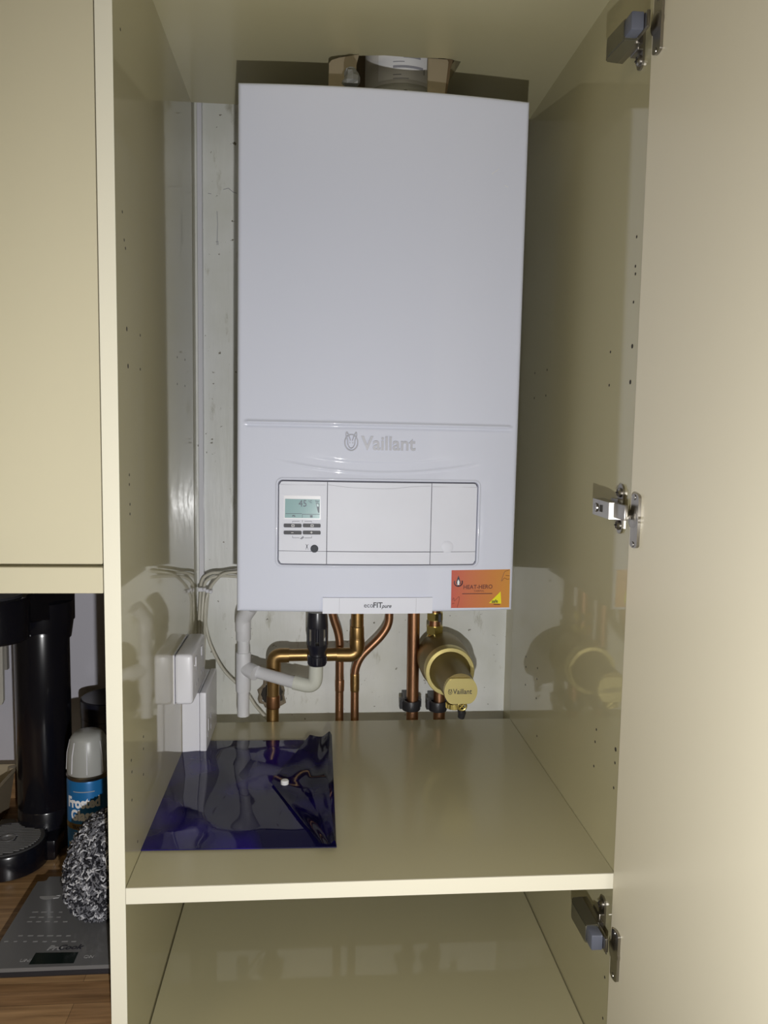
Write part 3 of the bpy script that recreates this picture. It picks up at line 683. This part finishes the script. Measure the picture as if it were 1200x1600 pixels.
# drain valve below
b = new_bm(); rings(b, [(0, .009), (.012, .0095)], (0, 0, -1), (-.004, -.178, -.018), 20); rings(b, [(0, .0105), (.001, .0128), (.009, .0128), (.010, .011)], (0, 0, -1), (-.006, -.178, -.026), 26); vo = obj('drain_valve', b, brass, mf, smooth=True)
for k in range(18):
    a = 2*PI*k/18; b = new_bm(); box(b, (-.006+.0128*math.cos(a)-.0007, -.178+.0128*math.sin(a)-.0007, -.0350), (-.006+.0128*math.cos(a)+.0007, -.178+.0128*math.sin(a)+.0007, -.0275)); obj('knurl', b, brass, vo)
b = new_bm(); tube(b, [(.0035+.0065*math.cos(a), -.199, -.026+.0065*math.sin(a)) for a in [2*PI*k/20 for k in range(21)]], .0018, 8, False)
for a in (PI/4, 3*PI/4): tube(b, [(.0035-.006*math.cos(a), -.199, -.026-.006*math.sin(a)), (.0035+.006*math.cos(a), -.199, -.026+.006*math.sin(a))], .0013, 8)
obj('drain_key', b, brass, vo, smooth=True)
b = new_bm(); tube(b, [(.0035, -.185, -.030), (.005, -.192, -.040), (.004, -.190, -.0475)], [.006, .0065, .0055], 14); obj('drain_nozzle', b, black_clip, vo, smooth=True)
# compression fittings above
b = new_bm(); tube(b, [Vector((PXO, 0, .035)), Vector((PXO, 0, ZB-fc.z))], .0105, 20); obj('inlet_pipe', b, copper, mf, smooth=True)
def nut(zc, h, r, name='nut', m=brass):
    b = new_bm(); prof = [(PXO+r*math.cos(PI/3*k+PI/6*.8), r*math.sin(PI/3*k+PI/6*.8), zc-h/2) for k in range(6)]
    prism(b, prof, (0, 0, h)); rings(b, [(zc-h/2-.001, r*.84), (zc+h/2+.001, r*.84)], origin=(PXO, 0, 0), seg=24); o_ = obj(name, b, m, mf); return o_
zz = lambda y: at(686, y, YP).z-fc.z
nut(zz(962), .013, .0160); nut(zz(983), .013, .0165); b = new_bm(); rings(b, [(zz(1001), .016), (zz(996), .0150), (zz(990), .0125)], origin=(PXO, 0, 0), seg=24); obj('fitting', b, brass, mf, smooth=True)
b = new_bm(); box(b, (PXO+.003, -.021, zz(968)), (PXO+.009, -.014, zz(955)), .001); obj('black_tab', b, black_clip, mf)

# ------------------------------------------------------------------ trunking and cables
x0 = at(313.5, 600, .59).x
b = new_bm(); box(b, (-.0020, .590, at(316, 962, .59).z), (.0062, YW-.0005, 1.25), .0008); tag(obj('cable_trunking', b, white_plastic), 'narrow white strip of cable trunking up the left corner of the wall', 'trunking')
def cable(label, pts, r=.0027, n=8):
    P_ = smooth_path(path3(pts), n); b = new_bm(); tube(b, P_, r, 12); return tag(obj('cable', b, cable_m, smooth=True), label, 'cable')
cable('upper cream cable bending right from the clip to the boiler', [(309, 1040, .47), (310.5, 985, .55), (313, 930, .574), (316, 906, .576), (329, 896, .576), (350, 894, .574), (384, 890, .570)])
cable('middle cream cable bending right just below the upper one', [(314, 1040, .48), (314.5, 985, .55), (318, 930, .568), (321, 910, .570), (333, 902, .570), (352, 900, .570), (384, 902, .566)])
cable('short cream cable curving diagonally up to the right of the white clip', [(318, 1040, .49), (320, 985, .55), (322, 940, .568), (328, 920, .570), (339, 905, .566), (352, 896, .560), (384, 892, .56)])
cable('long cream cable sagging down right behind the white waste pipe', [(325, 930, .585), (322.5, 960, .580), (323, 985, .575), (332, 1015, .575), (352, 1050, .578), (385, 1082, .580), (401, 1105, .580), (424, 1130, .582)])
ck = at(317, 921, .562)
cc = thing('cable_clip', 'white cable clip holding the cream cables together beside the boiler', 'clip', ck)
b = new_bm(); box(b, (-.0085, -.004, -.0035), (.005, .006, .0035), .001); obj('clip_body', b, white_plastic, cc)
for dx, dz in ((.0035, .001), (.0145, -.003)):
    b = new_bm(); rings(b, [(0, .0034), (.003, .0034), (.0045, .002)], (0, -1, 0), (dx, -.004, dz), 14); obj('clip_pin', b, white_plastic, cc, smooth=True)
b = new_bm(); box(b, (.005, -.002, -.006), (.017, .006, .000), .001); obj('clip_loop', b, white_plastic, cc)

# ------------------------------------------------------------------ sockets on the left side panel
def socket(label, x1, y0, y1, z0, z1, back, name='socket'):
    t = thing(name, label, 'socket', (0, (y0+y1)/2, z0))
    def K(o): return keep(o, t)
    b = new_bm(); box(b, (.0002, y0+.001, z0+.001), (back, y1-.001, z1-.001), .0015); K(obj('back_box', b, white_plastic))
    b = new_bm(); box(b, (back+.0004, y0, z0), (x1, y1, z1), .0055 if z0 > .1 else .002, 3); K(obj('face_plate', b, white_plastic, smooth=True))
    return t, K
t, K = socket('upper white double socket box on the left side panel', .0285, .308, .440, .104, .181, .0012)
for yy in (.335, .395):
    b = new_bm(); box(b, (.0285, yy, .155), (.0298, yy+.012, .170), .0005); K(obj('switch', b, white_plastic))
    for dz, dy in ((.150, .024), (.128, .015), (.128, .033)):
        b = new_bm(); box(b, (.0283, yy-.012+dy, dz-.004), (.0288, yy-.007+dy, dz+.001)); K(obj('pin_slot', b, crease))
for yy, zz_ in ((.324, .160), (.345, .166)):
    b = new_bm(); rings(b, [(0, .0015), (.0008, .0012)], (1, 0, 0), (.0285, yy, zz_), 10); K(obj('plate_screw', b, white_ink))
t, K = socket('lower white socket box standing below the upper one at the back', .0385, .378, .512, .0015, .100, .0275)
b = new_bm(); box(b, (.0383, .40, .03), (.0392, .415, .05), .0005); K(obj('switch', b, white_plastic))
for yy, zz_ in ((.393, .022), (.43, .022), (.43, .04)):
    b = new_bm(); box(b, (.0383, yy, zz_), (.0390, yy+.004, zz_+.008)); K(obj('pin_slot', b, crease))

# ------------------------------------------------------------------ document wallet on the shelf
dw = thing('document_wallet', 'glossy dark purple plastic document wallet lying on the shelf', 'document wallet', atz(360, 1250, 0))
FL, BL_, BR_, FR = atz(217, 1331, 0), atz(287, 1160, 0), atz(512, 1158, 0), atz(526, 1326, 0)
pur = mat('purple_polypropylene', (.012, .010, .055), .10, coat=.75, coat_rough=.03, spec=0)
nt = pur.node_tree; pb = nt.nodes['Principled BSDF']
tc = nt.nodes.new('ShaderNodeTexCoord'); nn = nt.nodes.new('ShaderNodeTexNoise'); nn.inputs['Scale'].default_value = 9; nn.inputs['Detail'].default_value = 2
rr = nt.nodes.new('ShaderNodeValToRGB'); rr.color_ramp.elements[0].position = .45; rr.color_ramp.elements[1].position = .62
rr.color_ramp.elements[0].color = (.008, .007, .045, 1); rr.color_ramp.elements[1].color = (.012, .004, .15, 1)
nt.links.new(tc.outputs['Object'], nn.inputs['Vector']); nt.links.new(nn.outputs[0], rr.inputs[0]); nt.links.new(rr.outputs[0], pb.inputs['Base Color'])
rg = random.Random(11)
WV = [(rg.uniform(.5, 3.5), rg.uniform(.5, 3.5), rg.uniform(0, 6.28), rg.uniform(.4, 1)) for _ in range(7)]
def wave(a, c): return sum(k*math.sin(p*2*a*PI*.9+q*2*c*PI*.8+ph+1.3*math.sin(2.1*p*c)) for p, q, ph, k in WV)/4
def sheet(name, corners, lift, thick, n, m, parent, lim=None):
    b = new_bm(); F0 = []; B0 = []
    for i in range(n+1):
        r0, r1 = [], []
        for j in range(n+1):
            a, c = i/n, j/n
            p = (corners[0]*(1-a)+corners[3]*a)*(1-c)+(corners[1]*(1-a)+corners[2]*a)*c
            z = lift(a, c)
            r0.append(b.verts.new((p.x, p.y, z+thick))); r1.append(b.verts.new((p.x, p.y, z)))
        F0.append(r0); B0.append(r1)
    for i in range(n):
        for j in range(n):
            b.faces.new((F0[i][j], F0[i+1][j], F0[i+1][j+1], F0[i][j+1])); b.faces.new((B0[i][j], B0[i][j+1], B0[i+1][j+1], B0[i+1][j]))
    for k in range(n):
        for (e, f) in ((0, None), (n, None)):
            b.faces.new((F0[e][k], F0[e][k+1], B0[e][k+1], B0[e][k])); b.faces.new((F0[k][e], F0[k+1][e], B0[k+1][e], B0[k][e]))
    return keep(obj(name, b, m, smooth=True), parent)
def ed(a, c): return min(1, min(a, 1-a)*9)*min(1, min(c, 1-c)*9)
sheet('pocket', [FL, BL_, BR_, FR], lambda a, c: .0012+(.0022+.0011*wave(a, c))*ed(a, c)+.004*sst(a, .80, 1.0)*ed(1-min(.5, 1-a), c), .0012, 60, pur, dw)
# flap folded over from the right edge, with a slanted free edge
f = [atz(478, 1318, .004), atz(428, 1222, .004), atz(470, 1160, .004)]
def flap_lift(a, c): return .0068+(.0018+.0020*wave(a*.5+.7, c*.8+.4)+.006*sst(a, .55, 1))*min(1, (1-a)*8+.2)+.010*max(0, c-.85)*4*sst(a, .5, .95)
b = new_bm(); n = 40; F0 = []
for i in range(n+1):
    row = []
    for j in range(n+1):
        c = j/n; a = i/n
        # free edge polyline from front to back: P0 -> P1 -> P2
        P0, P1, P2 = atz(500, 1322, .006), atz(424, 1224, .006), atz(484, 1151, .006)
        t = c
        L = P0*(1-t)**2 + P1*2*t*(1-t)*1.0 + P2*t*t
        L = P0.lerp(P1, c/.55) if c < .55 else P1.lerp(P2, (c-.55)/.45)
        Rr = atz(525.5, 1324, .004).lerp(atz(518.5, 1156, .006), c)
        p = L.lerp(Rr, a); row.append(b.verts.new((p.x, p.y, flap_lift(a, c))))
    F0.append(row)
for i in range(n):
    for j in range(n): b.faces.new((F0[i][j], F0[i+1][j], F0[i+1][j+1], F0[i][j+1]))
g_ = bmesh.ops.solidify(b, geom=list(b.faces), thickness=.0009)
flp = keep(obj('flap', b, pur, smooth=True), dw)
b = new_bm(); c = atz(445, 1221, .012); rings(b, [(-.005, .0055), (.0008, .0058), (.0022, .0048), (.0026, .002)], (0, 0, 1), c, 24); keep(obj('snap_button', b, white_ink, smooth=True), dw)

# ------------------------------------------------------------------ worktop items
# kitchen scale
sx0, sx1, sy0, sy1, sz = -.190, -.0225, .080, .285, WT+.018
ks = thing('kitchen_scale', 'flat grey glass kitchen scale lying on the worktop under the fluffy duster', 'kitchen scale', ((sx0+sx1)/2, (sy0+sy1)/2, WT))
def Kk(o): return keep(o, ks)
b = new_bm(); box(b, (sx0+.012, sy0+.006, WT+.0002), (sx1-.002, sy1-.012, sz-.0055), .003); Kk(obj('base', b, black_clip))
b = new_bm(); box(b, (sx0, sy0, sz-.005), (sx1, sy1, sz)); bmesh.ops.bevel(b, geom=[e for e in b.edges if abs(e.verts[0].co.z-e.verts[1].co.z) > .002], offset=.012, segments=5, affect='EDGES')
gl = Kk(obj('glass_top', b, mat('grey_scale_glass', (.15, .15, .155), .28, coat=.6, coat_rough=.12)))
b = new_bm(); prism(b, [atz(56, 1489, sz+.0002), atz(122.5, 1488, sz+.0002), atz(115, 1505, sz+.0002), atz(45, 1507, sz+.0002)], (0, 0, .0002)); Kk(obj('display', b, mat('dark_green_display', (.008, .014, .012), .15)))
pr = mat('pale_grey_print', (.36, .36, .37), .5)
def stext(s, px, py, h, m=pr, **k): q = atz(px, py, sz+.0002); return Kk(text('lettering', s, h, m, None, q, (0, 0, 0), .0001, **k))
stext('Pro', 72, 1484.5, .0130, shear=.3, bold=.0003); stext('Cook', 88.5, 1484, .0130, ink, shear=.3, bold=.0003); stext('UNIT', 29, 1503, .008, shear=.2); stext('ON', 129, 1497, .008, shear=.2)
rg = random.Random(2)
for row, (px0, px1, py) in enumerate(((50, 100, 1426), (46, 98, 1434), (42, 100, 1441), (28, 108, 1463), (6, 112, 1472))):
    x = px0
    while x < px1:
        q = atz(x, py, sz+.0002); wd = rg.uniform(.004, .008); b = new_bm(); box(b, (q.x, q.y, q.z), (q.x+wd, q.y+.0022, q.z+.0001)); Kk(obj('print_mark', b, pr)); x += 14 if row < 3 else 15
b = new_bm()
c = atz(76, 1400, sz+.0003); prism(b, [c+Vector((.012*math.cos(a), (.007 if math.sin(a) > 0 else .011)*math.sin(a)*.8, 0)) for a in [2*PI*k/20 for k in range(20)] if math.sin(a) < .15], (0, 0, .0001))
tube(b, [c+Vector((.011, .0, 0)), c+Vector((.016, .0005, 0)), c+Vector((.015, -.005, 0)), c+Vector((.008, -.006, 0))], .0007, 6); Kk(obj('cup_symbol', b, pr))

# fluffy duster
dc = Vector((-.080, .185, sz)); 
du = thing('fluffy_duster', 'fluffy black and grey chenille duster sitting on the kitchen scale', 'duster', dc)
yarns = [mat('charcoal_yarn', (.014, .014, .02), .9), mat('grey_yarn', (.16, .16, .18), .9), mat('pale_yarn', (.55, .55, .58), .9)]
b = new_bm(); rg = random.Random(9)
def core(th, ph):
    x, y, z = math.sin(th)*math.cos(ph), math.sin(th)*math.sin(ph), math.cos(th)
    k = .5+.5*z
    rx_ = .046*(1-.12*k); 
    return Vector((x*rx_+.014*k*1.1, y*.052, .074+z*.066))
N1, N2 = 18, 26; rr_ = []
for i in range(1, N1): rr_.append([b.verts.new(core(PI*i/N1, 2*PI*j/N2)) for j in range(N2)])
for A_, B_ in zip(rr_, rr_[1:]):
    for j in range(N2): b.faces.new((A_[j], A_[(j+1) % N2], B_[(j+1) % N2], B_[j]))
b.faces.new(rr_[0]); b.faces.new(list(reversed(rr_[-1])))
obj('core', b, yarns[0], du, smooth=True)
b = new_bm(); NT = 5200
for k in range(NT):
    z = 1-2*(k+.5)/NT; th = math.acos(z); ph = k*2.39996+rg.uniform(-.1, .1)
    p = core(th, ph); nrm = (core(th, ph)-Vector((p.x*.0+.008, 0, .074))).normalized()
    tan = nrm.cross(Vector((rg.uniform(-1, 1), rg.uniform(-1, 1), rg.uniform(-1, 1)))).normalized()
    L = rg.uniform(.006, .010); r = rg.uniform(.0009, .0013)
    pts = [p, p+nrm*L*.6+tan*L*.15, p+nrm*L*.8+tan*L*.55-Vector((0, 0, .001)), p+nrm*L*.45+tan*L*.9-Vector((0, 0, .002))]
    if max(q.x for q in pts)+dc.x > -.0205 or min(q.z for q in pts) < .0012: continue
    nf = len(b.faces); tube(b, pts, [r, r*1.1, r, r*.6], 5); b.faces.ensure_lookup_table()
    mi = rg.choice((0, 0, 1, 1, 2))
    for q in range(nf, len(b.faces)): b.faces[q].material_index = mi
tf = obj('chenille_tufts', b, yarns[0], du, smooth=True, mats=yarns[1:]); tf['kind'] = 'stuff'

# spray can
scn = thing('spray_can', 'blue spray paint can with frosted clear cap behind the fluffy duster', 'spray can', (-.126, .312, WT))
r = .031; hb = .165
b = new_bm(); rings(b, [(0.0005, r-.002), (.002, r), (hb-.006, r), (hb, r-.002)], seg=40); obj('can_body', b, mat('blue_can_print', (.015, .16, .42), .3, .2, coat=.4), scn, smooth=True)
b = new_bm(); rings(b, [(hb-.003, r-.001), (hb+.002, r+.0006), (hb+.004, r-.001), (hb+.006, r-.003)], seg=40); obj('rim', b, chrome, scn, smooth=True)
b = new_bm(); rings(b, [(hb+.004, r-.001), (hb+.010, r-.0005), (hb+.034, r-.002), (hb+.054, r-.006), (hb+.058, r-.008), (hb+.062, r-.012), (hb+.064, .006)], seg=40); obj('cap', b, mat('frosted_cap', (.55, .56, .54), .35, trans=.35, alpha=1), scn, smooth=True)
for k in range(8):
    a = 2*PI*k/8+.2; b = new_bm(); tube(b, [((r-.0002)*math.cos(a), (r-.0002)*math.sin(a), hb+.008), ((r-.0018)*math.cos(a), (r-.0018)*math.sin(a), hb+.034), ((r-.006)*math.cos(a), (r-.006)*math.sin(a), hb+.053)], .0007, 6); obj('cap_rib', b, white_plastic, scn)
def wrap(name, s, size, m, z, ang, parent, rad, xs=1, bold=0):
    o_ = text(name, s, size, m, parent, (0, 0, 0), (0, 0, 0), .0001, bold=bold, xs=xs, align='CENTER')
    for v in o_.data.vertices:
        a = ang+v.co.x/rad; rr2 = rad+v.co.z; h = v.co.y
        v.co = Vector((rr2*math.sin(a), -rr2*math.cos(a), z+h))
    return o_
ang0 = math.atan2((CAM.x+.126), -(CAM.y-.312))
wrap('lettering', 'Frosted', .0215, white_ink, hb-.041, ang0-.30, scn, r+.0004, .76, .0010); wrap('lettering', 'Glass', .0215, white_ink, hb-.060, ang0-.35, scn, r+.0004, .76, .0010)
def band(z0_, z1_, a0, a1, m, name, rad=r+.0003, parent=scn):
    b = new_bm(); n_ = 16; sv = [[b.verts.new((rad*math.sin(a0+(a1-a0)*k/n_), -rad*math.cos(a0+(a1-a0)*k/n_), zz_)) for k in range(n_+1)] for zz_ in (z0_, z1_)]
    for k in range(n_): b.faces.new((sv[0][k], sv[0][k+1], sv[1][k+1], sv[1][k]))
    return obj(name, b, m, parent)
band(hb-.075, hb-.066, -1.6, 1.6, mat('gold_band', (.22, .15, .05), .4, .4), 'label_band')
wrap('lettering', 'TRANSPARENT', .0075, ink, hb-.0735, ang0-.2, scn, r+.0006, .8, .0002)
band(hb-.155, hb-.096, ang0-1.15, ang0+.6, mat('label_picture', (.50, .52, .50), .4), 'label_picture')
for (za, zb, a0, a1) in ((.025, .040, -1.05, -.6), (.044, .059, -1.05, -.6), (.044, .059, -.5, -.05), (.025, .040, -.5, -.05)): band(za, zb, ang0+a0, ang0+a1, mat('label_window', (.68, .68, .62), .4), 'picture_pane', r+.0005)
for zz_ in (hb-.018, hb-.080, hb-.085, hb-.090): band(zz_, zz_+.0012, ang0-.75, ang0+.25, pr, 'label_print', r+.0005)

# black canister
cn = thing('canister', 'black round lidded canister behind the spray can', 'canister', (-.1455, .520, WT))
b = new_bm(); rings(b, [(.0005, .047), (.003, .049), (.180, .049)], seg=44); obj('body', b, black_pl, cn, smooth=True)
b = new_bm(); rings(b, [(.181, .0495), (.206, .0505), (.211, .0495), (.213, .047), (.2125, .045), (.212, .01)], seg=44); obj('lid', b, black_pl, cn, smooth=True)

# coffee machine
blk = mat('coffee_machine_black', (.006, .006, .010), .22, coat=.4, coat_rough=.12)
cmx, cmy = -.2285, .430
cm = thing('coffee_machine', 'black upright capsule coffee machine with round drip tray', 'coffee machine', (cmx, cmy, WT))
b = new_bm(); rings(b, [(.001, .045), (.02, .0430), (.062, .0420), (.0635, .0412), (.065, .0420), (.350, .0420), (.355, .041)], seg=48); obj('column', b, blk, cm, smooth=True)
# head: rounded slab leaning forward, cylinder spout housing at front
b = new_bm()
prof = []
hyy = -.075
for k in range(33):
    a = -PI/2+PI*k/32*1.0
for k in range(17): a = PI*k/16; prof.append((.048*math.cos(a), .01+.048*math.sin(a)))
for k in range(17): a = PI+PI*k/16; prof.append((-.045+.050*math.cos(a), hyy+.050*math.sin(a)))
lo = [b.verts.new((x, y, .368 if y > -.02 else .385)) for x, y in prof]; hi = [b.verts.new((x, y, .45 if y > -.02 else .420)) for x, y in prof]
nP = len(prof)
for k in range(nP): b.faces.new((lo[k], lo[(k+1) % nP], hi[(k+1) % nP], hi[k]))
b.faces.new(lo); b.faces.new(hi); obj('head', b, blk, cm, smooth=True)
b = new_bm(); rings(b, [(.340, .0435), (.368, .0475), (.40, .048)], origin=(0, .005, 0), seg=44); obj('neck', b, blk, cm, smooth=True)
b = new_bm(); rings(b, [(.358, .050), (.361, .054), (.418, .055), (.423, .052), (.424, .02)], origin=(-.045, hyy-.008, 0), seg=44); obj('brew_head', b, blk, cm, smooth=True)
b = new_bm(); rings(b, [(.4235, .046), (.427, .044), (.428, .02)], origin=(-.045, hyy-.008, 0), seg=44); obj('lever_cap', b, mat('charcoal_lid', (.035, .035, .042), .35), cm, smooth=True)
b = new_bm(); rings(b, [(.0008, .056), (.003, .059), (.036, .059), (.039, .057)], origin=(-.035, -.072, 0), seg=48); box(b, (-.075, -.07, .001), (.036, .01, .034), .004); obj('base', b, blk, cm, smooth=True)
tz = .0405
b = new_bm(); rings(b, [(.0392, .0545), (tz, .0535), (tz+.0003, .050), (tz-.001, .048), (tz-.001, .005)], origin=(-.035, -.072, 0), seg=48); dt = obj('drip_tray', b, mat('drip_tray_grey', (.085, .085, .09), .35, .3), cm, smooth=True)
for k in range(-9, 10):
    yy = k*.0052; hw = math.sqrt(max(0, .048**2-yy*yy))
    segs = [(-hw, hw)] if abs(yy) > .009 else [(-hw, -.014), (.014, hw)]
    for s0, s1 in segs:
        b = new_bm(); box(b, (-.035+s0, -.072+yy-.0014, tz-.0006), (-.035+s1, -.072+yy+.0014, tz+.0012)); obj('grill_bar', b, mat('x', (.22, .22, .225), .4, .3) if 'gb' not in globals() else gb, dt)
        gb = dt.children[0].data.materials[0]
gb.name = 'grill_grey'
b = new_bm(); rings(b, [(tz, .012), (tz+.002, .012), (tz+.0015, .009), (tz-.0005, .008)], origin=(-.035, -.072, 0), seg=24); obj('drain_rim', b, gb, dt, smooth=True)

# tan container at the frame's left
b = new_bm()
def ringbox(z, o_): return [(-.440-o_, .400-o_, z), (-.318+o_, .400-o_, z), (-.318+o_, .560+o_*.5, z), (-.440-o_, .560+o_*.5, z)]
L = []
for (z, o_) in ((WT+.0005, -.012), (WT+.070, -.002), (WT+.070, .002), (WT+.074, .003), (WT+.076, 0), (WT+.074, -.003), (WT+.003, -.014)):
    L.append([b.verts.new(p) for p in ringbox(z, o_)])
for A_, B_ in zip(L, L[1:]):
    for j in range(4): b.faces.new((A_[j], A_[(j+1) % 4], B_[(j+1) % 4], B_[j]))
b.faces.new(L[0]); b.faces.new(L[-1])
bmesh.ops.bevel(b, geom=[e for e in b.edges if abs(e.verts[0].co.z-e.verts[1].co.z) > .02], offset=.012, segments=3, affect='EDGES')
tag(obj('storage_tub', b, mat('tan_tub_plastic', (.36, .30, .21), .4), smooth=True), 'tan plastic tub behind the coffee machine at the left frame edge', 'tub')
# hanging utensil
p = at(4, 1101, .588); b = new_bm(); zt = .27
prof = [(p.x-.018, .584, zt), (p.x-.018, .584, p.z+.004), (p.x-.010, .584, p.z), (p.x, .584, p.z+.001), (p.x+.003, .584, p.z+.008), (p.x+.006, .584, zt)]
prism(b, prof, (0, .008, 0)); ut = thing('hanging_utensil', 'pale utensil handle hanging on the white wall behind the coffee machine', 'utensil', (p.x, .588, p.z)); keep(obj('handle', b, mat('pale_cream_plastic', (.58, .56, .50), .5)), ut)
b = new_bm(); q = at(10, 1045, .6); box(b, (q.x-.02, .593, q.z), (q.x+.004, .604, zt+.005)); keep(obj('handle_shadow', b, mat('shadow_taupe', (.30, .28, .25), .5)), ut)  # taupe slab stands in for the shadow on the wall beside the handle

# pencil marks and scuffs on the wall: part of its surface
b = new_bm()
for pts in ([(339, 330), (340, 350), (339, 381)], [(337, 378), (341, 377), (341, 382), (338, 382)], [(349, 296), (357, 294), (364, 300), (370, 302)], [(325, 302), (330, 303)]):
    tube(b, path3([(x, y, YW-.0002) for x, y in pts]), .0005, 5)
o_ = obj('pencil_marks', b, grey_ink); o_['kind'] = 'structure'; o_.name = 'trim_4'
